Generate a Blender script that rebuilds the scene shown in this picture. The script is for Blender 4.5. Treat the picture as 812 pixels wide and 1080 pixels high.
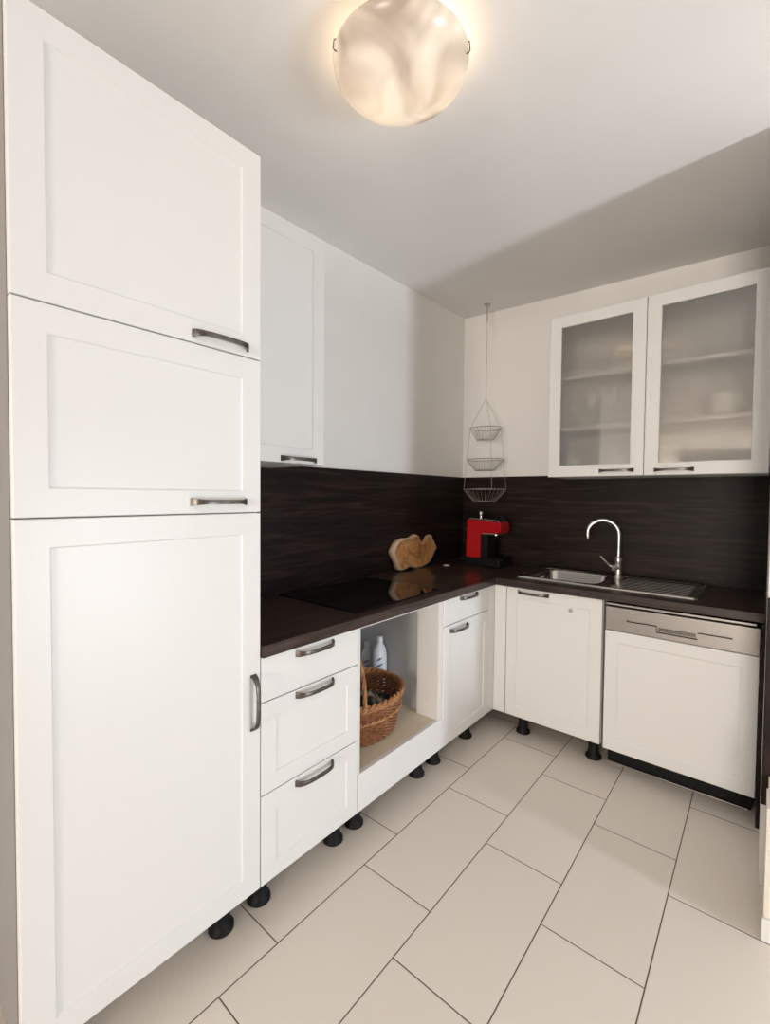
import bpy, bmesh, math, random
from mathutils import Vector, Matrix
random.seed(7)
sc = bpy.context.scene
for o in list(bpy.data.objects): bpy.data.objects.remove(o)
COL = sc.collection
PI = math.pi

# ------------------------------------------------------------------ camera
YAW, PIT, ROL = 0.7035, 0.0303, 0.0087
FPX, CX, CY = 479.39, 400.66, 536.96
CAM = Vector((1.7306, -2.9901, 1.3223))
cy_, sy_, cp_, sp_ = math.cos(YAW), math.sin(YAW), math.cos(PIT), math.sin(PIT)
fwd = Vector((-sy_*cp_, cy_*cp_, -sp_)); rgt = Vector((cy_, sy_, 0)); up = rgt.cross(fwd)
c_, s_ = math.cos(ROL), math.sin(ROL)
r2 = c_*rgt + s_*up; u2 = -s_*rgt + c_*up
cd = bpy.data.cameras.new('camera'); cam = bpy.data.objects.new('camera', cd); COL.objects.link(cam)
m = Matrix((r2, u2, -fwd)).transposed().to_4x4(); m.translation = CAM
cam.matrix_world = m
cd.sensor_fit = 'HORIZONTAL'; cd.sensor_width = 36; cd.lens = FPX*36/812
cd.shift_x = (406-CX)/812; cd.shift_y = (CY-540)/812
cd.clip_start = 0.02
sc.camera = cam

# ------------------------------------------------------------------ world, lights, exposure
w = bpy.data.worlds.new('world'); sc.world = w; w.use_nodes = True
bg = w.node_tree.nodes['Background']
bg.inputs[0].default_value = (1.0, 0.94, 0.88, 1); bg.inputs[1].default_value = 0.37

def area(name, loc, target, sx, sy, power, color):
    l = bpy.data.lights.new(name, 'AREA'); l.shape = 'RECTANGLE'; l.size = sx; l.size_y = sy
    l.energy = power; l.color = color
    o = bpy.data.objects.new(name, l); COL.objects.link(o); o.location = loc
    o.rotation_euler = (Vector(target)-Vector(loc)).to_track_quat('-Z', 'Y').to_euler()
    return o
# daylight from the living room window on the right, beyond the end of the side wall
area('window_daylight', (4.3, -1.46, 0.62), (0.3, -1.3, 1.55), 0.22, 1.1, 56, (0.86, 0.93, 1.0))

# added warm fill light far behind the camera, brightens the back wall
area('rear_fill', (3.35, -11.8, 1.2), (2.2, 0, 1.3), 2.0, 2.1, 430, (1.0, 0.91, 0.81))

sc.view_settings.view_transform = 'Standard'; sc.view_settings.look = 'None'
sc.view_settings.exposure = 0.0; sc.view_settings.gamma = 1.0
sc.view_settings.use_curve_mapping = False

# ------------------------------------------------------------------ dimensions
F, G = 0.5687, 0.6031
T0, T1, D1, N1, E1 = -2.7709, -2.1757, -1.7393, -1.1411, -0.668
ZB, ZT, Z12, Z23, NP = 0.101, 0.8228, 0.680, 0.3875, 0.2507
CT = 0.861
ZA, ZBB, ZTOP, H, SP = 1.2678, 1.7207, 2.3191, 2.6612, 1.4592
RW = 1.745
UB, UT = 1.4403, 2.3229

# ------------------------------------------------------------------ materials
def mat(name, color, rough=0.5, metal=0.0, **kw):
    m = bpy.data.materials.new(name); m.use_nodes = True
    b = m.node_tree.nodes['Principled BSDF']
    b.inputs['Base Color'].default_value = (*color, 1); b.inputs['Roughness'].default_value = rough
    b.inputs['Metallic'].default_value = metal
    for k, v in kw.items(): b.inputs[k].default_value = v
    return m
def nd(m, t, **kw):
    n = m.node_tree.nodes.new(t)
    for k, v in kw.items(): setattr(n, k, v)
    return n
def lk(m, a, b): m.node_tree.links.new(a, b)
def bsdf(m): return m.node_tree.nodes['Principled BSDF']
def ramp(m, fac, stops):
    r = nd(m, 'ShaderNodeValToRGB'); lk(m, fac, r.inputs[0])
    e = r.color_ramp.elements
    e[0].position, e[0].color = stops[0][0], (*stops[0][1], 1)
    e[1].position, e[1].color = stops[-1][0], (*stops[-1][1], 1)
    for p, c in stops[1:-1]:
        x = e.new(p); x.color = (*c, 1)
    return r.outputs[0]
def noise(m, scale=(1, 1, 1), nscale=5, detail=4, rough=0.5, dist=0.0):
    tc = nd(m, 'ShaderNodeTexCoord'); mp = nd(m, 'ShaderNodeMapping'); mp.inputs['Scale'].default_value = scale
    n = nd(m, 'ShaderNodeTexNoise'); n.inputs['Scale'].default_value = nscale; n.inputs['Detail'].default_value = detail
    n.inputs['Roughness'].default_value = rough; n.inputs['Distortion'].default_value = dist
    lk(m, tc.outputs['Object'], mp.inputs[0]); lk(m, mp.outputs[0], n.inputs[0]); return n.outputs[0]
def bump(m, h, strength, dist=0.002):
    b = nd(m, 'ShaderNodeBump'); b.inputs['Strength'].default_value = strength; b.inputs['Distance'].default_value = dist
    lk(m, h, b.inputs['Height']); lk(m, b.outputs[0], bsdf(m).inputs['Normal'])

def plaster(name, col):
    m = mat(name, col, 0.9)
    n = noise(m, nscale=3, detail=3)
    lk(m, ramp(m, n, [(0.3, tuple(c*0.97 for c in col)), (0.7, col)]), bsdf(m).inputs['Base Color'])
    bump(m, noise(m, nscale=220, detail=2), 0.12, 0.001)
    return m
M_wall = plaster('wall_paint', (0.86, 0.84, 0.81))
M_ceil = plaster('ceiling_paint', (0.88, 0.86, 0.845))
M_white = mat('white_lacquer', (0.78, 0.775, 0.765), 0.38)
bump(M_white, noise(M_white, nscale=60, detail=2), 0.03, 0.0005)
M_carc = mat('white_melamine', (0.76, 0.745, 0.72), 0.5)
bump(M_carc, noise(M_carc, nscale=90, detail=2), 0.03, 0.0005)
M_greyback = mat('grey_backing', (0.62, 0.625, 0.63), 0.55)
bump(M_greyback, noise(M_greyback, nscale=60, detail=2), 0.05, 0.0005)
M_birch = mat('pale_board', (0.74, 0.64, 0.50), 0.5)
lk(M_birch, ramp(M_birch, noise(M_birch, (14, 1.5, 14), 6, 4, 0.6, 0.4), [(0.3, (0.70, 0.60, 0.46)), (0.7, (0.78, 0.69, 0.55))]), bsdf(M_birch).inputs['Base Color'])

def darkwood(name, sc3, rough=0.42, spec=0.16, nsc=4, gain=1.25):
    m = mat(name, (0.02, 0.014, 0.012), rough)
    bsdf(m).inputs['Specular IOR Level'].default_value = spec
    n1 = noise(m, sc3, nsc, 7, 0.68, 0.8); 
    c = ramp(m, n1, [(p, tuple(v*gain for v in q)) for p, q in [(0.30, (0.005, 0.0035, 0.0032)), (0.48, (0.012, 0.0072, 0.006)), (0.62, (0.026, 0.0150, 0.0120)), (0.78, (0.048, 0.031, 0.026))]])
    lk(m, c, bsdf(m).inputs['Base Color'])
    bump(m, n1, 0.10, 0.0008)
    return m
M_dwY = darkwood('dark_wood_along_depth', (9, 0.55, 9))
M_dwX = darkwood('dark_wood_along_width', (0.55, 9, 9))
M_dwZ = darkwood('dark_wood_upright', (9, 9, 0.6))
M_topY = darkwood('worktop_wood_along_depth', (9, 0.55, 9), 0.28, 0.42, 4, 2.8)
M_topX = darkwood('worktop_wood_along_width', (0.55, 9, 9), 0.28, 0.42, 4, 2.3)
M_glassblack = mat('black_ceramic_glass', (0.004, 0.004, 0.005), 0.04)
bsdf(M_glassblack).inputs['Specular IOR Level'].default_value = 0.5
M_black = mat('black_plastic', (0.004, 0.004, 0.0042), 0.6)
bsdf(M_black).inputs['Specular IOR Level'].default_value = 0.25
bump(M_black, noise(M_black, nscale=80), 0.05, 0.0005)
M_pewter = mat('pewter', (0.13, 0.115, 0.105), 0.36, 0.9)
lk(M_pewter, ramp(M_pewter, noise(M_pewter, nscale=40), [(0.3, (0.10, 0.09, 0.08)), (0.7, (0.17, 0.15, 0.14))]), bsdf(M_pewter).inputs['Base Color'])
def brushed(name, col, sc3, rough):
    m = mat(name, col, rough, 1.0)
    n = noise(m, sc3, 12, 3)
    lk(m, ramp(m, n, [(0.3, tuple(c*0.9 for c in col)), (0.7, col)]), bsdf(m).inputs['Base Color'])
    bump(m, n, 0.03, 0.0003)
    return m
M_steel = brushed('brushed_steel', (0.31, 0.295, 0.28), (1, 40, 40), 0.34)
M_sink = brushed('sink_steel', (0.62, 0.60, 0.57), (2, 30, 30), 0.09)
M_chrome = mat('chrome', (0.78, 0.77, 0.75), 0.12, 1.0)
bump(M_chrome, noise(M_chrome, nscale=30), 0.01, 0.0003)
M_satin = mat('satin_steel', (0.70, 0.68, 0.66), 0.30, 1.0)
bump(M_satin, noise(M_satin, nscale=60), 0.02, 0.0003)
M_wire = mat('wire_metal', (0.55, 0.52, 0.48), 0.35, 1.0)
bump(M_wire, noise(M_wire, nscale=200), 0.05, 0.0003)
M_red = mat('red_gloss_plastic', (0.42, 0.008, 0.014), 0.22)
bump(M_red, noise(M_red, nscale=50), 0.02, 0.0003)
M_cream = mat('cream_trim_paint', (0.78, 0.72, 0.62), 0.5)
bump(M_cream, noise(M_cream, nscale=70), 0.04, 0.0005)
M_china = mat('white_china', (0.80, 0.79, 0.77), 0.2)
bump(M_china, noise(M_china, nscale=20), 0.01, 0.0003)
M_bottle = mat('milky_plastic', (0.84, 0.87, 0.92), 0.25)
bsdf(M_bottle).inputs['Subsurface Weight'].default_value = 0.2
bsdf(M_bottle).inputs['Subsurface Radius'].default_value = (0.02, 0.02, 0.03)
bump(M_bottle, noise(M_bottle, nscale=25), 0.05, 0.001)
M_bluelab = mat('blue_print', (0.10, 0.16, 0.32), 0.4)
lk(M_bluelab, ramp(M_bluelab, noise(M_bluelab, nscale=60), [(0.3, (0.07, 0.11, 0.24)), (0.7, (0.14, 0.22, 0.40))]), bsdf(M_bluelab).inputs['Base Color'])
M_cap = mat('white_cap_plastic', (0.85, 0.85, 0.86), 0.35)
bump(M_cap, noise(M_cap, nscale=50), 0.02, 0.0003)
def wicker(name, a, b):
    m = mat(name, a, 0.5)
    lk(m, ramp(m, noise(m, (1, 1, 1), 45, 4, 0.6), [(0.3, a), (0.7, b)]), bsdf(m).inputs['Base Color'])
    return m
M_wick = wicker('brown_willow', (0.17, 0.060, 0.024), (0.40, 0.175, 0.075))
M_wick2 = wicker('honey_willow', (0.34, 0.135, 0.05), (0.56, 0.29, 0.125))
M_slab = mat('root_wood', (0.5, 0.27, 0.11), 0.6)
_n = noise(M_slab, (1, 1, 1), 9, 6, 0.6, 2.2)
lk(M_slab, ramp(M_slab, _n, [(0.28, (0.20, 0.075, 0.022)), (0.42, (0.46, 0.20, 0.065)), (0.56, (0.58, 0.30, 0.11)), (0.72, (0.62, 0.20, 0.05))]), bsdf(M_slab).inputs['Base Color'])
bump(M_slab, _n, 0.5, 0.004)
M_bark = mat('pale_wood_edge', (0.66, 0.47, 0.31), 0.6)
_n = noise(M_bark, (1, 1, 1), 16, 4)
lk(M_bark, ramp(M_bark, _n, [(0.3, (0.52, 0.32, 0.18)), (0.7, (0.66, 0.46, 0.30))]), bsdf(M_bark).inputs['Base Color'])
M_cloth = mat('dark_fabric', (0.05, 0.05, 0.04), 0.8)
lk(M_cloth, ramp(M_cloth, noise(M_cloth, nscale=11, detail=2), [(0.45, (0.015, 0.017, 0.013)), (0.57, (0.12, 0.12, 0.09)), (0.66, (0.50, 0.44, 0.34))]), bsdf(M_cloth).inputs['Base Color'])
# frosted cabinet glass
M_frost = mat('frosted_glass', (0.84, 0.82, 0.79), 0.48)
bsdf(M_frost).inputs['Transmission Weight'].default_value = 1.0
bsdf(M_frost).inputs['IOR'].default_value = 1.16
bsdf(M_frost).inputs['Coat Weight'].default_value = 1.0
bsdf(M_frost).inputs['Coat Roughness'].default_value = 0.05; bsdf(M_frost).inputs['Coat IOR'].default_value = 1.9
bump(M_frost, noise(M_frost, nscale=30), 0.01, 0.0003)
# lamp bowl: cloudy opal glass that lets the bulbs inside shine through
M_lamp = mat('opal_glass', (0.6, 0.56, 0.50), 0.25)
_c = ramp(M_lamp, noise(M_lamp, (1, 1, 1), 6.0, 2, 0.4, 0.8), [(0.32, (0.42, 0.36, 0.31)), (0.5, (0.74, 0.67, 0.60)), (0.66, (0.97, 0.92, 0.85))])
_tr = nd(M_lamp, 'ShaderNodeBsdfTranslucent'); lk(M_lamp, _c, _tr.inputs[0]); lk(M_lamp, _c, bsdf(M_lamp).inputs['Base Color'])
_mx = nd(M_lamp, 'ShaderNodeMixShader'); _mx.inputs[0].default_value = 0.17
lk(M_lamp, bsdf(M_lamp).outputs[0], _mx.inputs[1]); lk(M_lamp, _tr.outputs[0], _mx.inputs[2])
lk(M_lamp, _mx.outputs[0], M_lamp.node_tree.nodes['Material Output'].inputs['Surface'])
M_bulb = mat('bulb_glow', (1, 0.9, 0.75), 0.3)
bsdf(M_bulb).inputs['Emission Color'].default_value = (1, 0.80, 0.55, 1); bsdf(M_bulb).inputs['Emission Strength'].default_value = 55

# floor tiles: thirds-offset rectangular tiles
def floor_mat():
    m = mat('beige_floor_tile', (0.6, 0.53, 0.46), 0.42)
    tc = nd(m, 'ShaderNodeTexCoord'); sp = nd(m, 'ShaderNodeSeparateXYZ'); lk(m, tc.outputs['Object'], sp.inputs[0])
    def M(op, a, b=None):
        n = nd(m, 'ShaderNodeMath', operation=op)
        for i, v in enumerate((a, b)):
            if v is None: continue
            if isinstance(v, (int, float)): n.inputs[i].default_value = v
            else: lk(m, v, n.inputs[i])
        return n.outputs[0]
    TW, TL = 0.2827, 0.5688
    u = M('DIVIDE', M('SUBTRACT', sp.outputs[0], 0.6683), TW)
    i = M('FLOOR', u); fu = M('SUBTRACT', u, i)
    v = M('DIVIDE', M('ADD', M('ADD', sp.outputs[1], 1.2385), M('MULTIPLY', i, TL/3)), TL)
    j = M('FLOOR', v); fv = M('SUBTRACT', v, j)
    du = M('MULTIPLY', M('MINIMUM', fu, M('SUBTRACT', 1, fu)), TW)
    dv = M('MULTIPLY', M('MINIMUM', fv, M('SUBTRACT', 1, fv)), TL)
    d = M('MINIMUM', du, dv)
    mr = nd(m, 'ShaderNodeMapRange'); lk(m, d, mr.inputs[0]); mr.inputs[1].default_value = 0.0013; mr.inputs[2].default_value = 0.0024
    cv = nd(m, 'ShaderNodeCombineXYZ'); lk(m, i, cv.inputs[0]); lk(m, j, cv.inputs[1])
    wn = nd(m, 'ShaderNodeTexWhiteNoise', noise_dimensions='2D'); lk(m, cv.outputs[0], wn.inputs['Vector'])
    mix = nd(m, 'ShaderNodeMix', data_type='RGBA'); lk(m, wn.outputs['Value'], mix.inputs[0])
    mix.inputs[6].default_value = (0.80, 0.73, 0.655, 1); mix.inputs[7].default_value = (0.825, 0.755, 0.68, 1)
    g = nd(m, 'ShaderNodeMix', data_type='RGBA'); lk(m, mr.outputs[0], g.inputs[0])
    g.inputs[6].default_value = (0.12, 0.085, 0.06, 1); lk(m, mix.outputs[2], g.inputs[7])
    lk(m, g.outputs[2], bsdf(m).inputs['Base Color'])
    bump(m, mr.outputs[0], 0.4, 0.001)
    return m
M_floor = floor_mat()

# ------------------------------------------------------------------ mesh helpers
ID = lambda a, o, z: (a, o, z)
LF = lambda a, o, z: (o, a, z)        # left run: a runs along y, o is x
BK = lambda a, o, z: (a, -o, z)       # back run: a runs along x, o is distance from the back wall
class MB:
    def __init__(s): s.b = bmesh.new(); s.mats = []
    def mi(s, m):
        if m is None: return 0
        if m not in s.mats: s.mats.append(m)
        return s.mats.index(m)
    def quad(s, vs, mi=0, smooth=False):
        try:
            f = s.b.faces.new(vs); f.material_index = mi; f.smooth = smooth; return f
        except ValueError: return None
    def loops(s, loops, cap0=True, cap1=True, smooth=False, closed=True, mi=0, ring=False):
        L = [[s.b.verts.new(p) for p in l] for l in loops]; n = len(L[0])
        rng = range(len(L)) if ring else range(len(L)-1)
        for k in rng:
            A, B = L[k], L[(k+1) % len(L)]
            for i in range(n if closed else n-1):
                s.quad((A[i], A[(i+1) % n], B[(i+1) % n], B[i]), mi, smooth)
        if not ring:
            if cap0: s.quad(list(reversed(L[0])), mi)
            if cap1: s.quad(L[-1], mi)
        return s
    def box(s, a, b, f=ID, bev=0.0, m=None):
        mi = s.mi(m)
        x0, x1 = sorted((a[0], b[0])); y0, y1 = sorted((a[1], b[1])); z0, z1 = sorted((a[2], b[2]))
        e = min(bev, (x1-x0)/3, (y1-y0)/3, (z1-z0)/3)
        if e <= 0:
            r = [[(x0, y0, z), (x1, y0, z), (x1, y1, z), (x0, y1, z)] for z in (z0, z1)]
            s.loops([[f(*p) for p in l] for l in r], mi=mi)
        else:
            nb = bmesh.new()
            bmesh.ops.create_cube(nb, size=1)
            for v in nb.verts:
                v.co = Vector(f(x0+(v.co.x+.5)*(x1-x0), y0+(v.co.y+.5)*(y1-y0), z0+(v.co.z+.5)*(z1-z0)))
            bmesh.ops.bevel(nb, geom=nb.edges[:], offset=e, segments=2, affect='EDGES', profile=0.5)
            mp = {v: s.b.verts.new(v.co) for v in nb.verts}
            for fc in nb.faces: s.quad([mp[v] for v in fc.verts], mi)
            nb.free()
        return s
    def tube(s, pts, r, n=8, ring=False, m=None, caps=True):
        mi = s.mi(m); pts = [Vector(p) for p in pts]; N = len(pts); L = []
        rr = r if isinstance(r, (list, tuple)) else [r]*N
        nrm = None
        for k in range(N):
            a = pts[(k-1) % N] if (ring or k > 0) else pts[k]
            b = pts[(k+1) % N] if (ring or k < N-1) else pts[k]
            t = (b-a).normalized()
            if nrm is None:
                nrm = t.orthogonal().normalized()
            nrm = (nrm - t*nrm.dot(t))
            if nrm.length < 1e-6: nrm = t.orthogonal()
            nrm.normalize(); bi = t.cross(nrm)
            L.append([pts[k]+(nrm*math.cos(2*PI*i/n)+bi*math.sin(2*PI*i/n))*rr[k] for i in range(n)])
        s.loops(L, caps, caps, True, True, mi, ring); return s
    def lathe(s, prof, c=(0, 0, 0), n=32, m=None, sx=1, sy=1, cap0=True, cap1=True):
        mi = s.mi(m)
        L = [[(c[0]+max(r, 1e-4)*sx*math.cos(2*PI*i/n), c[1]+max(r, 1e-4)*sy*math.sin(2*PI*i/n), c[2]+z) for i in range(n)] for r, z in prof]
        s.loops(L, cap0, cap1, True, True, mi); return s
    def build(s, name, m, parent=None, loc=None, recalc=True):
        if recalc: bmesh.ops.recalc_face_normals(s.b, faces=s.b.faces[:])
        org = Vector((0, 0, 0))
        if parent is not None:
            p = parent
            while p is not None: org += p.location; p = p.parent
        if loc is not None: org += Vector(loc)
        if org.length > 0: bmesh.ops.translate(s.b, verts=s.b.verts[:], vec=-org)
        me = bpy.data.meshes.new(name); s.b.to_mesh(me); s.b.free()
        for q in (s.mats or [m]): me.materials.append(q)
        o = bpy.data.objects.new(name, me); COL.objects.link(o)
        if parent is not None: o.parent = parent
        if loc is not None: o.location = loc
        # sharp edges stay crisp under smooth faces
        fl = [p.use_smooth for p in me.polygons]
        me.set_sharp_from_angle(angle=math.radians(52))
        me.polygons.foreach_set('use_smooth', fl)
        return o
def thing(name, label, cat, loc, group=None):
    o = bpy.data.objects.new(name, None); COL.objects.link(o); o.location = loc
    o.empty_display_size = 0.05
    return tag(o, label, cat, group)
def tag(o, label, cat, group=None):
    o['label'] = label; o['category'] = cat
    if group: o['group'] = group
    return o
def struct(name, mb, m):
    o = mb.build(name, m); o['kind'] = 'structure'; return o
def rect(a0, a1, z0, z1, o): return [(a0, o, z0), (a1, o, z0), (a1, o, z1), (a0, o, z1)]
def front(f, a0, a1, z0, z1, oF, th=0.02, fw=0.06, rec=0.0045, flat=False, slope=0.0035):
    """a shaker front: framed, with a sunk centre panel; oF is the outer face"""
    mb = MB(); e = 0.0018
    L = [rect(a0, a1, z0, z1, oF-th), rect(a0, a1, z0, z1, oF-e), rect(a0+e, a1-e, z0+e, z1-e, oF)]
    if not flat:
        L += [rect(a0+fw, a1-fw, z0+fw, z1-fw, oF), rect(a0+fw+slope, a1-fw-slope, z0+fw+slope, z1-fw-slope, oF-rec)]
    mb.loops([[f(*p) for p in l] for l in L]); return mb
def handle(f, c, z, oF, L=0.172, vert=False):
    """bow handle with flared feet"""
    mb = MB(); N = 22; loops = []
    for k in range(N+1):
        s = -1+2*k/N; a = abs(s)
        out = 0.0 if k in (0, N) else 0.004+0.0275*(1-a**5)**0.9*(0.86+0.14*(1-a*a))
        hh = 0.0062+0.0042*max(0, (a-0.62)/0.38)**1.5
        pos = s*L/2*(1.0 if k not in (0, N) else 1.0)
        th = 0.0055
        # local frame: tangent approximated, thickness inward
        inn = max(out-th, -0.001); 
        pin = pos*(1-0.02) if a < 0.9 else pos - math.copysign(0.007*(a-0.9)/0.1, pos)
        q = []
        for (p, o, h) in ((pos, out, -hh), (pos, out+0.0012, 0), (pos, out, hh), (pin, inn, hh), (pin, inn, -hh)):
            q.append(f(c+h, oF+o, z+p) if vert else f(c+p, oF+o, z+h))
        loops.append(q)
    mb.loops(loops, smooth=True); return mb
def leg(x, y, top):
    mb = MB()
    mb.lathe([(0.034, 0.0), (0.038, 0.003), (0.038, 0.012), (0.031, 0.020), (0.028, 0.026), (0.025, 0.04), (0.025, top-0.022), (0.030, top-0.02), (0.030, top-0.010), (0.036, top-0.008), (0.036, top)], (x, y, 0), 24)
    return mb

# ------------------------------------------------------------------ setting
FX, FY = 4.6, -12.0
mb = MB(); mb.box((-0.12, FY, -0.08), (FX, 0.12, 0)); struct('floor', mb, M_floor)
def ceil_z(x, y): return 2.63+0.021*max(y, -3.5)-0.031*x     # the ceiling falls slightly away from the corner
mb = MB(); mb.loops([[(x, y, ceil_z(x, y)) for x in (-0.12, FX)]+[(x, y, 2.80) for x in (FX, -0.12)] for y in (0.12, -3.5, FY)]); struct('ceiling', mb, M_ceil)
mb = MB(); mb.box((-0.12, FY, 0), (0, 0.12, H)); struct('wall_left', mb, M_wall)
mb = MB(); mb.box((0, 0, 0), (FX, 0.12, H)); struct('wall_back', mb, M_wall)
mb = MB(); mb.box((RW, -0.985, 0), (RW+0.12, 0, H), bev=0.003); struct('wall_right', mb, M_wall)
# low cream wall stub at the side wall's end, with its white skirting
mb = MB(); mb.box((1.762, -1.222, 0), (1.93, -1.01, 0.40), bev=0.004); mb.box((1.757, -1.226, 0.0), (1.772, -1.10, 0.40), bev=0.002); struct('trim_1', mb, M_cream)
mb = MB(); mb.box((1.753, -1.238, 0), (1.94, -1.2265, 0.068), bev=0.003); struct('baseboard_right', mb, M_white)

# ------------------------------------------------------------------ tall fridge cabinet
M_side = mat('shade_grey_side', (0.26, 0.25, 0.245), 0.42)  # shade on the tall cabinet's side, painted in as a darker grey
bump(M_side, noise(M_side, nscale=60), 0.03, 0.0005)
t = thing('tall_cabinet', 'tall white built-in cabinet at the left, reaching nearly to the ceiling, with three stacked doors', 'cabinet', (0.3, (T0+T1)/2, 0))
mb = MB(); mb.box((0.004, T0+0.0165, ZB), (F-0.022, T1-0.001, ZTOP-0.004), bev=0.001); mb.build('body', M_carc, t)
mb = MB(); mb.box((0.004, T0, ZB), (F-0.022, T0+0.016, ZTOP-0.004), bev=0.001); o = mb.build('side_panel', M_side, t); o['label'] = 'side panel with its shade painted as grey'
g = 0.0016
for (z0, z1, hz, hy, vert) in ((ZBB, ZTOP, 1.746, -2.305, False), (ZA, ZBB, 1.300, -2.311, False), (ZB, ZA, 0.694, -2.203, True)):
    d = front(LF, T0+g, T1-g, z0+g, z1-g, F, fw=0.061).build('door', M_white, t)
    handle(LF, hy, hz, F, vert=vert).build('handle', M_pewter, d)
for x in (0.08, 0.50):
    for y in (T0+0.08, -2.27): leg(x, y, ZB).build('leg', M_black, t)

# ------------------------------------------------------------------ left run base cabinets
t = thing('drawer_cabinet', 'white base cabinet with three drawers, directly right of the tall cabinet', 'cabinet', (0.3, (T1+D1)/2, 0))
mb = MB(); mb.box((0.02, T1+0.0005, ZB), (F-0.022, D1-0.0005, ZT), bev=0.001); mb.build('body', M_carc, t)
for (z0, z1, hz, fl) in ((Z12, ZT, 0.800, True), (Z23, Z12, 0.662, False), (ZB, Z23, 0.366, False)):
    d = front(LF, T1+g, D1-g, z0+g, z1-g, F, fw=0.055, flat=fl, rec=0.0035, slope=0.003).build('drawer', M_white, t)
    handle(LF, -1.956, hz, F).build('handle', M_pewter, d)
for x in (0.08, 0.50):
    for y in (-2.135, -1.80): leg(x, y, ZB).build('leg', M_black, t)

t = thing('oven_cabinet', 'open white oven housing without an oven, holding a wicker basket under the hob', 'cabinet', (0.3, (D1+N1)/2, 0))
mb = MB(); mb.box((0.02, D1+0.0005, ZB), (F-0.004, D1+0.0165, ZT), bev=0.001); mb.build('side_panel', M_carc, t)
mb = MB(); mb.box((0.442, N1-0.0365, ZB), (F-0.004, N1-0.0005, ZT), bev=0.001); sp = mb.build('side_post', M_carc, t)
mb = MB(); mb.box((0.0285, N1-0.007, ZB), (0.4415, N1-0.0005, ZT), bev=0.001); o = mb.build('side_panel', M_greyback, t); o['label'] = 'grey set-back side panel'
for (x, z) in ((0.50, 0.76), (0.50, 0.34)):
    mb = MB(); L = [[(x+r*math.cos(k*PI/5), N1-0.0365-o, z+r*math.sin(k*PI/5)) for k in range(10)] for r, o in ((0.004, -0.0005), (0.004, 0.001), (0.0025, 0.0012))]
    mb.loops(L); mb.build('screw_cap', M_greyback, sp)
mb = MB(); mb.box((0.02, D1+0.017, ZB+0.005), (0.028, N1-0.0005, ZT-0.002)); mb.build('back_panel', M_greyback, t)
mb = MB(); mb.box((0.029, D1+0.017, NP-0.02), (F-0.021, N1-0.0372, NP-0.001), bev=0.001); mb.box((0.029, N1-0.0372, NP-0.02), (0.4415, N1-0.0075, NP-0.001)); mb.build('shelf', M_birch, t)
mb = front(LF, D1+g, N1-g, ZB+g, NP, F, flat=True); mb.build('lower_front', M_white, t)
mb = MB(); mb.box((0.45, D1+0.017, ZT-0.018), (F-0.022, N1-0.037, ZT-0.0005)); mb.build('rail', M_carc, t)
for x in (0.08, 0.50):
    for y in (-1.685, -1.255): leg(x, y, ZB).build('leg', M_black, t)

t = thing('base_cabinet', 'white base cabinet with one drawer above one door, in the left run beside the corner', 'cabinet', (0.3, (N1+E1)/2, 0))
mb = MB(); mb.box((0.02, N1+0.0005, ZB), (F-0.022, E1-0.0005, ZT), bev=0.001); mb.build('body', M_carc, t)
d = front(LF, N1+g, E1-g, 0.692, ZT-g, F, flat=True).build('drawer', M_white, t)
handle(LF, -0.905, 0.806, F).build('handle', M_pewter, d)
d = front(LF, N1+g, E1-g, ZB+g, 0.689, F, fw=0.056, rec=0.004).build('door', M_white, t)
handle(LF, -1.000, 0.661, F).build('handle', M_pewter, d)
for x in (0.08, 0.50):
    for y in (-1.115, -0.80): leg(x, y, ZB).build('leg', M_black, t)

t = thing('corner_filler', 'narrow white corner filler strip between the two runs of base cabinets', 'filler panel', (F, -G, ZB))
mb = MB(); mb.box((F-0.02, E1+0.0005, ZB+g), (F, -G, ZT-g), bev=0.001); mb.build('side_strip', M_white, t)
mb = MB(); mb.box((F+0.0005, -G, ZB+g), (0.6375, -G+0.02, ZT-g), bev=0.001); mb.build('back_strip', M_white, t)

# ------------------------------------------------------------------ sink cabinet and dishwasher
S0, S1, W0, W1 = 0.6392, 1.1373, 1.1511, 1.7285
M_stop = mat('grey_rubber', (0.42, 0.39, 0.36), 0.6)
bump(M_stop, noise(M_stop, nscale=90), 0.05, 0.0003)
t = thing('sink_cabinet', 'white single-door base cabinet under the sink, left of the dishwasher', 'cabinet', ((S0+S1)/2, -0.3, 0))
mb = MB()
mb.box((S0+.0005, -0.02, ZB), (S0+0.018, -G+0.0225, ZT)); mb.box((S1-0.018, -0.02, ZB), (S1-0.0005, -G+0.0225, ZT))
mb.box((S0+0.018, -0.02, ZB), (S1-0.018, -G+0.0225, ZB+0.018)); mb.box((S0+0.018, -0.02, ZB+0.018), (S1-0.018, -0.028, ZT))
mb.build('body', M_carc, t)
d = front(BK, S0+g, S1-g, ZB+g, ZT-g, G, fw=0.058, rec=0.004).build('door', M_white, t)
handle(BK, 0.790, 0.800, G).build('handle', M_pewter, d)
mb = MB()
L = [[(0.985+r*math.cos(k*PI/6), -(G-0.005+o), 0.742+r*math.sin(k*PI/6)) for k in range(12)] for r, o in ((0.011, -0.001), (0.011, 0.002), (0.006, 0.004))]
mb.loops(L); o = mb.build('bumper', M_stop, d); o['label'] = 'small grey round stop on the door'
for x in (0.725, 1.095):
    for y in (-0.10, -0.545): leg(x, y, ZB).build('leg', M_black, t)

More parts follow.
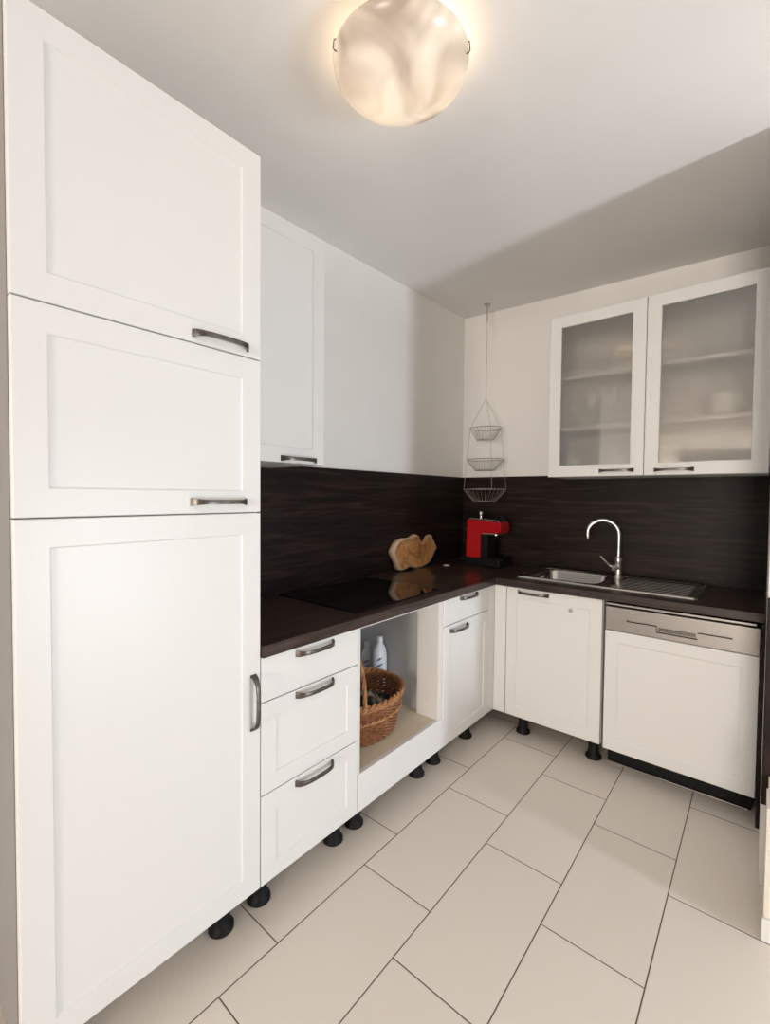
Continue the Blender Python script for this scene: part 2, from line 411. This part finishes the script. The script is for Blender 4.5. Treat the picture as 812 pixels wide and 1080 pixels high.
t = thing('dishwasher', 'built-in dishwasher with steel control panel and white door, at the right end', 'dishwasher', ((W0+W1)/2, -0.3, 0))
mb = MB(); mb.box((W0+0.006, -0.03, 0.0), (W1-0.012, -0.525, 0.10)); mb.box((W0+0.003, -0.03, 0.1), (W1-0.002, -0.575, 0.80)); mb.build('body', M_black, t)
mb = MB(); mb.box((W0+0.006, -0.526, 0.0005), (W1-0.02, -0.540, 0.008), bev=0.002); o = mb.build('base_strip', M_steel, t); o['label'] = 'grey metal strip along the floor'
# steel panel with a recessed grip and two dark slots
PZ0, PZ1 = 0.6835, 0.795
def panel_cells(xs, zs, recess):
    mb = MB(); vg = {}
    o0, o1, o2 = G-0.022, G, G-0.016
    mb.mats = [M_steel, M_black]
    def V(i, j, o): 
        k = (i, j, o)
        if k not in vg: vg[k] = mb.b.verts.new((xs[i], -o, zs[j]))
        return vg[k]
    for i in range(len(xs)-1):
        for j in range(len(zs)-1):
            r = (i, j) in recess
            o = o2 if r else o1
            mb.quad([V(i, j, o), V(i+1, j, o), V(i+1, j+1, o), V(i, j+1, o)], 0)
            for (a, b, ni, nj) in (((i, j), (i+1, j), i, j-1), ((i+1, j), (i+1, j+1), i+1, j), ((i+1, j+1), (i, j+1), i, j+1), ((i, j+1), (i, j), i-1, j)):
                inside = 0 <= ni < len(xs)-1 and 0 <= nj < len(zs)-1
                no = (o2 if (ni, nj) in recess else o1) if inside else o0
                if no < o: mb.quad([V(*a, o), V(*b, o), V(*b, no), V(*a, no)], 1 if inside else 0)
    mb.quad([V(0, 0, o0), V(len(xs)-1, 0, o0), V(len(xs)-1, len(zs)-1, o0), V(0, len(zs)-1, o0)], 0)
    return mb
xs = [W0+0.002, 1.243, 1.364, 1.520, 1.640, W1-0.001]; zs = [PZ0, 0.706, 0.7335, 0.7435, PZ1]
cp = panel_cells(xs, zs, {(1, 2), (3, 2), (2, 1), (2, 2)}).build('control_panel', M_steel, t)
mb = MB(); mb.box((1.372, -(G-0.0155), 0.713), (1.512, -(G-0.011), 0.7265), bev=0.002); mb.build('grip', M_pewter, cp)
mb = MB(); mb.box((W0+0.001, -G-0.001, 0.804), (W1-0.012, -G+0.03, 0.8135), bev=0.001); mb.build('vapour_strip', M_steel, t)
front(BK, W0+0.001, W1, ZB-0.004, PZ0-0.003, G+0.004, fw=0.055, rec=0.004, slope=0.006).build('door', M_white, t)

# dark end panel
mb = MB(); mb.box((W1+0.003, -0.02, 0), (RW-0.0005, -0.645, ZT-0.0005), bev=0.001)
tag(mb.build('end_panel', M_dwZ), 'dark brown end panel beside the dishwasher against the right wall', 'panel')

mb = MB(); mb.box((RW-0.001, -0.9875, 0.29), (RW+0.121, -1.002, 0.99), bev=0.002)
tag(mb.build('wall_panel', M_dwZ), 'dark brown panel on the end of the right wall, at the right picture edge', 'panel')

# ------------------------------------------------------------------ worktop (L shape with sink cut-out) and splashbacks
WO = 0.012
xs = [0.0165, F+WO, 0.68, 1.08, RW-0.0015]; ys = [T1+0.0015, -G-WO, -0.455, -0.10, -0.0165]
solid = {(0, 0)} | {(i, j) for i in range(4) for j in (1, 2, 3)} - {(2, 2)}
mb = MB(); vg = {}; mb.mats = [M_topY, M_topX]
def V(i, j, z):
    if (i, j, z) not in vg: vg[(i, j, z)] = mb.b.verts.new((xs[i], ys[j], z))
    return vg[(i, j, z)]
for (i, j) in solid:
    mi = 0 if i == 0 else 1
    for z in (ZT, CT): mb.quad([V(i, j, z), V(i+1, j, z), V(i+1, j+1, z), V(i, j+1, z)], mi)
    for (a, b, n) in (((i, j), (i+1, j), (i, j-1)), ((i+1, j), (i+1, j+1), (i+1, j)), ((i+1, j+1), (i, j+1), (i, j+1)), ((i, j+1), (i, j), (i-1, j))):
        if n not in solid: mb.quad([V(*a, ZT), V(*b, ZT), V(*b, CT), V(*a, CT)], mi)
wt = mb.build('worktop', M_dwX)
tag(wt, 'L-shaped dark brown wood-grain worktop over both runs of base cabinets', 'worktop')
bv = wt.modifiers.new('bevel', 'BEVEL'); bv.width = 0.0022; bv.segments = 2; bv.limit_method = 'ANGLE'

mb = MB(); mb.box((0.0005, T1+0.002, CT+0.0005), (0.016, -0.0165, SP), bev=0.001)
tag(mb.build('splashback', M_dwY), 'dark wood-grain splashback panel on the left wall behind the hob', 'splashback')
mb = MB(); mb.box((0.0005, -0.0005, CT+0.0005), (RW-0.001, -0.016, SP), bev=0.001)
tag(mb.build('splashback', M_dwX), 'dark wood-grain splashback panel on the back wall behind the sink', 'splashback')

# ------------------------------------------------------------------ wall cabinets
UD = -1.737
t = thing('wall_cabinet', 'white single-door wall cabinet above the worktop, right of the tall cabinet', 'cabinet', (0.18, (T1+UD)/2, UB))
mb = MB(); mb.box((0.0185, T1+0.001, UB+0.001), (0.349, UD-0.001, UT), bev=0.001); mb.build('body', M_carc, t)
d = front(LF, T1+g, UD, UB, UT, 0.37, fw=0.058).build('door', M_white, t)
handle(LF, -1.866, 1.456, 0.37).build('handle', M_pewter, d)

GL, GM, GR, GB, GT = 0.7711, 1.254, 1.7385, 1.435, 2.3308
t = thing('glass_cabinet', 'white wall cabinet with two frosted glass doors above the sink', 'cabinet', ((GL+GR)/2, -0.18, GB))
mb = MB(); th = 0.018; y0, y1 = -0.0185, -0.349
mb.box((GL, y0, GB), (GL+th, y1, GT)); mb.box((GR-th, y0, GB), (GR, y1, GT))
mb.box((GL+th, y0, GB), (GR-th, y1, GB+th)); mb.box((GL+th, y0, GT-th), (GR-th, y1, GT))
mb.box((GL+th, y0, GB+th), (GR-th, y0-0.008, GT-th)); mb.box((GM-th/2, y0-0.008, GB+th), (GM+th/2, y1, GT-th))
mb.build('body', M_carc, t)
SH = (1.72, 2.012)
for (a0, a1) in ((GL+th, GM-th/2), (GM+th/2, GR-th)):
    for z in SH:
        mb = MB(); mb.box((a0+0.0005, y0-0.009, z-0.018), (a1-0.0005, -0.285, z), bev=0.001); mb.build('shelf', M_carc, t)
for (a0, a1, hx, hz) in ((GL+0.0005, GM-0.0015, 1.127, 1.4635), (GM+0.0015, GR-0.0005, 1.383, 1.4605)):
    fw = 0.0595; b0, b1 = GB, GT
    mb = MB(); e = 0.002
    out = lambda o, i: rect(a0+i, a1-i, b0+i, b1-i, o)
    L = [out(0.35, 0), out(0.37-e, 0), out(0.37, e), out(0.37, fw), out(0.368, fw+0.003), out(0.35, fw+0.003)]
    mb.loops([[BK(*p) for p in l] for l in L], ring=True)
    d = mb.build('door', M_white, t)
    handle(BK, hx, hz, 0.37, L=0.168).build('handle', M_pewter, d)
    mb = MB(); mb.box((a0+fw+0.0025, -0.356, b0+fw+0.0025), (a1-fw-0.0025, -0.360, b1-fw-0.0025)); mb.build('glass_pane', M_frost, d)

# crockery behind the glass
def bowl(x, y, z, r=0.075, h=0.06):
    mb = MB(); p = []
    for k in range(7): 
        a = k/6*PI/2; p.append((r*0.42+(r*0.58)*math.sin(a), h*(1-math.cos(a))))
    q = [(rr-0.004, zz+0.004) for rr, zz in reversed(p)]
    mb.lathe([(r*0.36, -0.0)] + p + q, (x, y, z+0.0005), 28); return mb.build('bowl', M_china, None, (x, y, z+0.0005))
def plate(x, y, z, r=0.12):
    mb = MB(); mb.lathe([(r*0.55, 0), (r*0.62, 0.004), (r, 0.016), (r, 0.019), (r*0.62, 0.008), (0.001, 0.007)], (x, y, z), 32); return mb.build('plate', M_china, None, (x, y, z))
def cup(x, y, z, ang):
    t = thing('cup', '', 'cup', (x, y, z))
    mb = MB(); mb.lathe([(0.028, 0), (0.034, 0.004), (0.040, 0.04), (0.042, 0.085), (0.039, 0.085), (0.036, 0.04), (0.030, 0.008), (0.001, 0.007)], (x, y, z), 28); b = mb.build('cup_body', M_china, t)
    mb = MB(); ca, sa = math.cos(ang), math.sin(ang)
    mb.tube([(x+ca*(0.037+0.026*math.sin(k/8*PI)), y+sa*(0.037+0.026*math.sin(k/8*PI)), z+0.068-0.05*k/8) for k in range(9)], 0.004, 8); mb.build('cup_handle', M_china, t)
    return t
zb = GB+th+0.0005
gb = 'bowls on the middle shelf behind the right glass door'
for k in range(3):
    tag(bowl(1.57, -0.195, SH[0]+0.0005+k*0.022, 0.082, 0.066), 'white bowl in a stack on the middle shelf behind the right glass door', 'bowl', gb)
for k in range(6):
    tag(plate(1.57, -0.165, SH[1]+0.0008+k*0.0095, 0.108), 'white plate in a stack on the top shelf behind the right glass door', 'plate', 'plates on the top shelf behind the right glass door')
for k in range(3):
    tag(plate(1.58, -0.19, zb+k*0.0095, 0.10), 'white plate low in the right glass cabinet, on the bottom shelf', 'plate', 'plates on the bottom shelf behind the right glass door')
tag(bowl(1.345, -0.25, zb, 0.06, 0.07), 'white bowl on the bottom shelf, lower left corner of the right glass door', 'bowl')
c = cup(0.875, -0.24, zb, -0.4); c['label'] = 'white cup at the far left of the bottom shelf behind the left glass door'
c = cup(1.13, -0.25, zb, 2.6); c['label'] = 'white cup at the right end of the bottom shelf behind the left glass door'

# ------------------------------------------------------------------ hob
HX0, HX1, HY0, HY1 = 0.045, 0.528, -1.712, -1.112
t = thing('hob', 'black glass ceramic hob set in the worktop above the open oven housing', 'hob', ((HX0+HX1)/2, (HY0+HY1)/2, CT))
mb = MB(); mb.box((HX0, HY0, CT+0.0003), (HX1, HY1, CT+0.006), bev=0.0015); mb.build('glass_plate', M_glassblack, t)
M_ring = mat('hob_marking', (0.03, 0.03, 0.032), 0.25)
lk(M_ring, ramp(M_ring, noise(M_ring, nscale=30), [(0.3, (0.02, 0.02, 0.02)), (0.7, (0.035, 0.035, 0.037))]), bsdf(M_ring).inputs['Base Color'])
for (x, y, r) in ((0.17, -1.56, 0.085), (0.17, -1.27, 0.07), (0.38, -1.56, 0.07), (0.38, -1.27, 0.09)):
    mb = MB(); mb.loops([[(x+q*math.cos(2*PI*i/48), y+q*math.sin(2*PI*i/48), z) for i in range(48)] for q, z in ((r, CT+0.0058), (r, CT+0.0062), (r-0.0012, CT+0.0062), (r-0.0012, CT+0.0058))], ring=True)
    mb.build('cooking_zone', M_ring, t)

# ------------------------------------------------------------------ sink and tap
X0, X1, Y0, Y1 = 0.646, 1.507, -0.505, -0.070
BX0, BX1, BY0, BY1 = 0.695, 1.065, -0.445, -0.115
t = thing('sink', 'stainless steel inset sink with bowl left and ribbed drainer right', 'sink', ((X0+X1)/2, (Y0+Y1)/2, CT))
mb = MB(); zp = CT+0.0035
def rrect(x0, x1, y0, y1, r, z, n=6):
    P = []
    for (cx, cy, a0) in ((x1-r, y1-r, 0), (x0+r, y1-r, PI/2), (x0+r, y0+r, PI), (x1-r, y0+r, 1.5*PI)):
        for k in range(n+1):
            a = a0+k/n*PI/2; P.append((cx+r*math.cos(a), cy+r*math.sin(a), z))
    return P
L = [rrect(X0+k, X1-k, Y0+k, Y1-k, 0.02-k*0.4, CT+z) for k, z in ((0, 0.0002), (0.001, 0.004), (0.0065, 0.009), (0.0105, 0.009), (0.016, 0.0035))]
A = mb.loops(L, cap0=False, cap1=False, smooth=True)
# deck between rim and bowl
mb.b.verts.ensure_lookup_table()
outer = list(mb.b.verts)[-28:]
bl = [rrect(BX0, BX1, BY0, BY1, 0.06, zp), rrect(BX0+0.006, BX1-0.006, BY0+0.006, BY1-0.006, 0.056, zp-0.008), rrect(BX0+0.02, BX1-0.02, BY0+0.02, BY1-0.02, 0.05, CT-0.14), rrect(BX0+0.045, BX1-0.045, BY0+0.045, BY1-0.045, 0.035, CT-0.158)]
n0 = len(mb.b.verts); mb.loops(bl, cap0=False, cap1=True, smooth=True); mb.b.verts.ensure_lookup_table()
inner = list(mb.b.verts)[n0:n0+28]
for i in range(28): mb.quad((outer[i], outer[(i+1) % 28], inner[(i+1) % 28], inner[i]), 0)
sk = mb.build('basin_and_deck', M_sink, t, recalc=True)
mb = MB()
for k in range(8):
    y = -0.435+k*0.042
    mb.tube([(1.13, y, zp-0.0032), (1.15, y, zp-0.0014), (1.46, y, zp-0.0014), (1.48, y, zp-0.0032)], 0.003, 8)
mb.build('drainer_ribs', M_sink, t)
mb = MB(); mb.lathe([(0.001, 0.001), (0.04, 0.001), (0.043, 0.003), (0.045, 0.0), ], (0.88, -0.28, CT-0.158), 28); mb.build('drain', M_chrome, t)

FXc, FYc = 1.097, -0.13; fz = zp+0.0005
t = thing('tap', 'chrome gooseneck mixer tap with side lever standing behind the sink', 'tap', (FXc, FYc, fz))
mb = MB(); mb.lathe([(0.026, 0), (0.026, 0.006), (0.021, 0.010), (0.0195, 0.012), (0.0195, 0.085), (0.021, 0.088), (0.021, 0.112), (0.016, 0.118), (0.012, 0.120)], (FXc, FYc, fz), 28); mb.build('tap_body', M_satin, t)
mb = MB(); pts = [(FXc, FYc, fz+0.11), (FXc, FYc, fz+0.2), (FXc, FYc, fz+0.245)]
dx, dy = -0.97, -0.24; Rr = 0.082; zc = fz+0.245
for k in range(1, 15):
    a = k/14*PI*1.02; pts.append((FXc+dx*Rr*(1-math.cos(a)), FYc+dy*Rr*(1-math.cos(a)), zc+Rr*math.sin(a)*0.98))
e = pts[-1]; pts.append((e[0]-0.003*dx, e[1], e[2]-0.022)); pts.append((e[0]-0.006*dx, e[1], e[2]-0.026))
mb.tube(pts, [0.0125]*(len(pts)-2)+[0.0135, 0.011], 16); mb.build('spout', M_satin, t)
mb = MB(); c = Vector((FXc, FYc, fz+0.055)); dl = Vector((-0.62, -0.62, 0.5)).normalized()
mb.tube([c, c+Vector((-0.022, -0.022, 0.0)), c+Vector((-0.034, -0.034, 0.002))], [0.019, 0.0195, 0.015], 16)
h0 = c+Vector((-0.03, -0.03, 0.004)); hd = Vector((-0.55, -0.45, 0.72)).normalized()
mb.tube([h0, h0+hd*0.03, h0+hd*0.085, h0+hd*0.088], [0.006, 0.005, 0.0045, 0.003], 12); mb.build('lever', M_satin, t)

# ------------------------------------------------------------------ coffee machine
mx0, mx1, my0, my1 = 0.205, 0.448, -0.300, -0.165
t = thing('coffee_machine', 'red capsule coffee machine on the worktop in the corner', 'coffee machine', ((mx0+mx1)/2, (my0+my1)/2, CT))
mb = MB(); mb.box((mx0-0.004, my0-0.002, CT+0.0005), (mx1+0.002, my1+0.002, CT+0.055), bev=0.008); mb.build('base', M_black, t)
def prism(mb, prof, y0, y1, bev=0.006, m=None):
    nb = bmesh.new(); A = [nb.verts.new((x, y0, z)) for x, z in prof]; B = [nb.verts.new((x, y1, z)) for x, z in prof]; n = len(prof)
    nb.faces.new(A); nb.faces.new(list(reversed(B)))
    for i in range(n): nb.faces.new((A[i], B[i], B[(i+1) % n], A[(i+1) % n]))
    bmesh.ops.recalc_face_normals(nb, faces=nb.faces[:])
    bmesh.ops.bevel(nb, geom=nb.edges[:], offset=bev, segments=3, affect='EDGES')
    mp = {v: mb.b.verts.new(v.co) for v in nb.verts}; mi = mb.mi(m)
    for f in nb.faces: mb.quad([mp[v] for v in f.verts], mi, False)
    nb.free()
mb = MB(); prism(mb, [(mx0, 0.917), (mx0+0.105, 0.917), (mx0+0.105, 1.078), (mx1, 1.086), (mx1+0.006, 1.12), (mx1, 1.155), (mx0+0.006, 1.168)], my0, my1); hs = mb.build('housing', M_red, t)
mb = MB(); mb.box((mx0+0.107, my0+0.012, 0.917), (mx1-0.09, my1-0.012, 1.077), bev=0.003); mb.build('brew_column', M_black, t)
mb = MB(); prism(mb, [(mx0+0.008, 1.1685), (mx1-0.006, 1.1555), (mx1-0.012, 1.168), (mx0+0.02, 1.179)], my0+0.006, my1-0.006, 0.003); mb.build('top_plate', M_chrome, t)
mb = MB(); mb.lathe([(0.013, 0), (0.010, 0.008), (0.009, 0.02), (0.0155, 0.028), (0.017, 0.036), (0.012, 0.044), (0.001, 0.046)], (mx0+0.075, -0.235, 1.1755), 20); mb.build('knob', M_chrome, t)
mb = MB(); mb.tube([(mx1-0.03, -0.235, 1.160), (mx1-0.022, -0.235, 1.185), (mx1-0.016, -0.235, 1.195)], 0.006, 10); mb.build('lever', M_black, t)
mb = MB(); mb.lathe([(0.022, 0.018), (0.022, 0.006), (0.014, 0.0), (0.009, -0.012), (0.006, -0.016)], (mx1-0.055, -0.24, 1.062), 20); mb.box((mx0+0.112, my0+0.004, 1.074), (mx1-0.02, my1-0.004, 1.0805), bev=0.002); mb.build('spout', M_chrome, t)
mb = MB(); mb.box((mx0+0.12, my0+0.008, CT+0.0555), (mx1-0.004, my1-0.008, CT+0.061), bev=0.002)
for k in range(6): mb.box((mx0+0.13+k*0.018, my0+0.014, CT+0.061), (mx0+0.137+k*0.018, my1-0.014, CT+0.0625))
mb.build('drip_tray', M_black, t)

# ------------------------------------------------------------------ root wood slab leaning on the splashback
prof = [(-0.901, 0.998), (-0.884, 1.026), (-0.843, 1.06), (-0.789, 1.074), (-0.719, 1.074), (-0.675, 1.087), (-0.648, 1.091), (-0.618, 1.078), (-0.598, 1.046), (-0.576, 1.02), (-0.534, 1.039), (-0.498, 1.071), (-0.474, 1.078), (-0.447, 1.041), (-0.411, 0.989), (-0.432, 0.969), (-0.464, 0.933), (-0.505, 0.9), (-0.563, 0.882), (-0.653, 0.876), (-0.722, 0.891), (-0.772, 0.882), (-0.822, 0.88), (-0.848, 0.898), (-0.862, 0.931), (-0.887, 0.968)]
def smooth_outline(P):
    Q = []; n = len(P)
    for i in range(n):
        p0, p1, p2, p3 = P[i-1], P[i], P[(i+1) % n], P[(i+2) % n]
        for t in (0, 1/3, 2/3):
            Q.append(tuple(0.5*(2*p1[k]+(p2[k]-p0[k])*t+(2*p0[k]-5*p1[k]+4*p2[k]-p3[k])*t*t+(3*p1[k]-p0[k]-3*p2[k]+p3[k])*t**3) for k in (0, 1)))
    return Q
prof = smooth_outline(prof)
cyy = sum(p[0] for p in prof)/len(prof); czz = sum(p[1] for p in prof)/len(prof)
def ring_(k, xo):
    L = []
    for (y, z) in prof:
        yy = cyy+(y-cyy)*k; zz = czz+(z-czz)*k
        L.append((0.047-0.06*(zz-0.865)+xo, yy, zz-0.002))
    return L
mb = MB()
L = [ring_(0.93, -0.019), ring_(1.0, -0.012), ring_(1.0, 0.006), ring_(0.97, 0.013), ring_(0.88, 0.016)]
mb.mats = [M_slab, M_bark]; mb.loops(L, smooth=True, mi=1, cap0=True, cap1=False)
L2 = [ring_(0.88, 0.016), ring_(0.80, 0.009), ring_(0.5, 0.004), ring_(0.2, 0.002)]
mb.loops(L2, smooth=True, mi=0, cap0=False)
bmesh.ops.remove_doubles(mb.b, verts=mb.b.verts[:], dist=1e-5)
zmin = min(v.co.z for v in mb.b.verts)
bmesh.ops.translate(mb.b, verts=mb.b.verts[:], vec=(0, 0, CT+0.0006-zmin))
tag(mb.build('wooden_bowl', M_slab), 'irregular golden root wood bowl propped against the dark splashback', 'wooden bowl')

# small pale object on the worktop
mb = MB(); mb.lathe([(0.016, 0), (0.018, 0.002), (0.018, 0.004), (0.015, 0.006), (0.001, 0.0065)], (0.13, -0.42, CT+0.0004), 24, sx=1.2, sy=1.2)
tag(mb.build('bottle_cap', M_cap), 'small flat pale disc lying on the worktop between wooden bowl and coffee machine', 'cap')

# ------------------------------------------------------------------ hanging wire basket
hx, hy = 0.262, -0.155
t = thing('hanging_basket', 'three-tier wire fruit basket hanging from the ceiling in the corner', 'hanging basket', (hx, hy, 1.29))
mb = MB(); mb.lathe([(0.022, -0.0004), (0.024, -0.006), (0.012, -0.012), (0.006, -0.016), (0.005, -0.05), (0.0055, -0.115), (0.003, -0.125)], (hx, hy, ceil_z(hx, hy)+0.001), 20); mb.build('ceiling_hook', M_wire, t)
mb = MB(); mb.tube([(hx, hy, ceil_z(hx, hy)-0.12), (hx+0.002, hy, 2.3), (hx, hy, 1.99)], 0.0015, 6); mb.build('cord', M_wire, t)
tiers = [(1.785, 1.705, 0.108, 0.058), (1.572, 1.499, 0.130, 0.068), (1.370, 1.290, 0.149, 0.079)]
rot = 0.70
apex = (hx, hy, 1.985)
for k, (zt, zbm, rt, rb) in enumerate(tiers):
    mb = MB(); n = 40
    mb.tube([(hx+rt*math.cos(2*PI*i/n), hy+rt*math.sin(2*PI*i/n)*0.86, zt) for i in range(n)], 0.0026, 6, ring=True)
    mb.tube([(hx+rb*math.cos(2*PI*i/n), hy+rb*math.sin(2*PI*i/n)*0.86, zbm) for i in range(n)], 0.0022, 6, ring=True)
    nw = 26
    for i in range(nw):
        a = 2*PI*i/nw
        mb.tube([(hx+rt*math.cos(a), hy+rt*math.sin(a)*0.86, zt), (hx+(rt*0.45+rb*0.55)*math.cos(a), hy+(rt*0.45+rb*0.55)*math.sin(a)*0.86, (zt+zbm)/2-0.006), (hx+rb*math.cos(a), hy+rb*math.sin(a)*0.86, zbm)], 0.0012, 5)
    for i in range(-3, 4):
        x = i*rb/3.6; q = math.sqrt(max(rb*rb-x*x, 0))*0.86
        mb.tube([(hx+x, hy-q, zbm), (hx+x, hy+q, zbm)], 0.0011, 5)
    mb.build('wire_tier', M_wire, t)
for k in range(3):
    a = (0.62, 3.85, 5.45)[k]
    pts = [apex] + [(hx+rt*math.cos(a), hy+rt*math.sin(a)*0.86, zt) for (zt, _, rt, _) in tiers]
    mb = MB(); mb.tube(pts, 0.0015, 6); mb.build('hanging_chain', M_wire, t)

# ------------------------------------------------------------------ wicker basket, its contents, detergent bottles
bx, by, bz = 0.336, -1.478, NP-0.0005
t = thing('wicker_basket', 'brown wicker basket with a handle standing in the open oven housing', 'basket', (bx, by, bz))
def rim_z(a): return 0.178 + 0.024*max(0, -math.cos(a))
def brad(h, a):
    k = max(0, min(1, h/0.18)); s = 0.80+0.20*(k**0.8)
    return 0.168*s, 0.234*s
NS = 34
mb = MB(); mb.mats = [M_wick]
rows = 24
for rI in range(rows):
    pts = []; n = NS*4
    for i in range(n):
        a = 2*PI*i/n; zt = rim_z(a)-0.012
        z = 0.006+(zt-0.006)*rI/(rows-1)
        rx, ry = brad(z, a); wv = 0.0042*math.sin(NS*a/1+PI*rI)
        pts.append((bx+(rx+wv)*math.cos(a), by+(ry+wv)*math.sin(a), bz+z))
    mb.tube(pts, 0.0042, 5, ring=True)
mb.build('woven_wall', M_wick, t)
mb = MB()
for i in range(NS):
    a = 2*PI*(i+0.25)/NS; P = []
    for k in range(7):
        z = 0.004+(rim_z(a)-0.006)*k/6; rx, ry = brad(z, a); P.append((bx+rx*math.cos(a), by+ry*math.sin(a), bz+z))
    mb.tube(P, 0.0036, 6)
mb.build('stakes', M_wick, t)
mb = MB(); mb.lathe([(0.001, 0.004), (0.128, 0.004), (0.128, 0.010), (0.001, 0.010)], (bx, by, bz), 32, sx=0.98, sy=1.4); mb.build('base', M_wick, t)
mb = MB()
for ph in (0, PI):
    for lay in (0, 1):
        pts = []; n = 132
        for i in range(n):
            a = 2*PI*i/n; rx, ry = brad(0.18, a)
            d = 0.0065*math.cos(22*a+ph); e2 = 0.0065*math.sin(22*a+ph)
            pts.append((bx+(rx+d)*math.cos(a), by+(ry+d)*math.sin(a), bz+rim_z(a)+e2-0.010+lay*0.012))
        mb.tube(pts, 0.0058, 6, ring=True)
mb.build('braided_rim', M_wick2, t)
# two-strand band lower on the wall
mb = MB()
for ph in (0, PI):
    pts = []; n = 132
    for i in range(n):
        a = 2*PI*i/n; z = rim_z(a)*0.60; rx, ry = brad(z, a); d = 0.004*math.cos(22*a+ph)+0.005; e2 = 0.004*math.sin(22*a+ph)
        pts.append((bx+(rx+d)*math.cos(a), by+(ry+d)*math.sin(a), bz+z+e2))
    mb.tube(pts, 0.005, 6, ring=True)
mb.build('woven_band', M_wick2, t)
mb = MB(); hyy = by-0.122
for ph in (0, 2*PI/3, 4*PI/3):
    P = []
    for k in range(41):
        a = PI*k/40; rr = 0.145
        P.append((bx+rr*math.copysign(abs(math.cos(a))**0.55, math.cos(a))+0.005*math.cos(k*0.8+ph), hyy+0.02*math.cos(a)*0+0.005*math.sin(k*0.8+ph), bz+0.15+0.27*math.sin(a)**0.9))
    mb.tube(P, 0.0052, 6)
mb.build('carrying_handle', M_wick2, t)
# crumpled dark cloth inside
mb = MB(); nL = []; n = 40
for k in range(9):
    q = k/8; l = []
    for i in range(n):
        a = 2*PI*i/n; wob = 1+0.06*math.sin(5*a+k)+0.05*math.sin(9*a-2*k)
        zz = 0.104+0.040*(1-q*q)+0.016*math.sin(3*a+2.2*k)*(q)*(1 if 0 < k < 8 else 0.3)+0.010*math.sin(7*a-k)
        l.append((bx+0.122*q*wob*math.cos(a)*0.95+1e-4*math.cos(a), by+0.165*q*wob*math.sin(a)*0.95+1e-4*math.sin(a), bz+zz))
    nL.append(l)
low = [(bx+0.09*math.cos(2*PI*i/n), by+0.125*math.sin(2*PI*i/n), bz+0.014) for i in range(n)]
mb.loops(list(nL)+[low], smooth=True)
tag(mb.build('cloth', M_cloth), 'crumpled dark cloth with pale folds lying in the wicker basket', 'cloth')

def bottle(x, y, z, h, r, label):
    t = thing('detergent_bottle', label, 'bottle', (x, y, z))
    mb = MB(); mb.lathe([(r*0.9, 0), (r, 0.006), (r, h*0.62), (r*0.97, h*0.72), (r*0.82, h*0.81), (r*0.50, h*0.88), (r*0.33, h*0.905), (r*0.33, h*0.92)], (x, y, z), 32, sx=0.75, sy=1.0); b = mb.build('bottle_body', M_bottle, t)
    mb = MB(); mb.lathe([(r*0.38, h*0.91), (r*0.36, h*0.985), (r*0.30, h), (0.001, h)], (x, y, z), 20); mb.build('cap', M_cap, t)
    # blue swoosh print on the side towards the room
    mb = MB()
    for (za, zb2, y0, y1, th) in ((0.65, 0.70, -1.15, -0.35, 0.009), (0.55, 0.61, -1.35, -0.2, 0.010), (0.50, 0.53, -1.2, -0.4, 0.006)):
        A = []; B = []
        for k in range(13):
            q = k/12; a = y0+(y1-y0)*q; zz = h*(za+(zb2-za)*q**0.6); tt = th*math.sin(PI*q)+0.0008
            for lst, dz in ((A, -tt/2), (B, tt/2)):
                lst.append((x+(r*0.75+0.0009)*math.cos(a), y+(r+0.0009)*math.sin(a), z+zz+dz))
        va = [mb.b.verts.new(p) for p in A]; vb = [mb.b.verts.new(p) for p in B]
        for k in range(12): mb.quad((va[k], va[k+1], vb[k+1], vb[k]))
    o = mb.build('printed_stripes', M_bluelab, t); o['label'] = 'blue curved stripes on the bottle'
    return t
bottle(0.225, -1.208, NP-0.0005, 0.345, 0.044, 'taller white detergent bottle behind the wicker basket, the right one of the pair')
bottle(0.130, -1.200, NP-0.0005, 0.292, 0.040, 'shorter white detergent bottle behind the wicker basket, the left one of the pair')

# ------------------------------------------------------------------ ceiling lamp
lx, ly, lr = 0.938, -1.985, 0.184
lc = ceil_z(lx, ly); lz = lc-0.062
t = thing('ceiling_lamp', 'round flush ceiling lamp with a glowing cloudy glass bowl', 'ceiling lamp', (lx, ly, lc))
mb = MB(); mb.lathe([(0.07, 0.002), (0.07, -0.014), (0.06, -0.018), (0.001, -0.018)], (lx, ly, lc), 32); mb.build('ceiling_plate', M_chrome, t)
mb = MB(); P = []
for k in range(15):
    a = k/14; P.append((lr*math.cos(a*PI/2*0.995), lz-0.078*math.sin(a*PI/2)))
mb.lathe(P, (lx, ly, 0), 72, cap0=False, cap1=True)
mb.build('glass_bowl', M_lamp, t)
rd, fd = Vector((0.76, 0.65, 0)), Vector((-0.65, 0.76, 0))
for a in (0.711-0.32, 0.711+PI+0.32, 0.711+PI/2):
    ux, uy = math.cos(a), math.sin(a)
    q = lambda r, z: (lx+ux*(lr+r), ly+uy*(lr+r), z)
    mb = MB(); mb.tube([q(-0.115, lc-0.012), q(-0.02, lz+0.020), q(0.002, lz+0.010), q(0.004, lz-0.012), q(0.001, lz-0.017), q(-0.007, lz-0.018)], 0.0018, 8)
    mb.build('clip', M_pewter, t)
for d in (fd*0.05-rd*0.065, rd*0.08+fd*0.01):
    c = Vector((lx, ly, lz+0.012))+d
    mb = MB(); mb.lathe([(0.001, -0.016), (0.012, -0.012), (0.016, 0), (0.012, 0.012), (0.001, 0.016)], c, 20); mb.build('bulb', M_bulb, t)
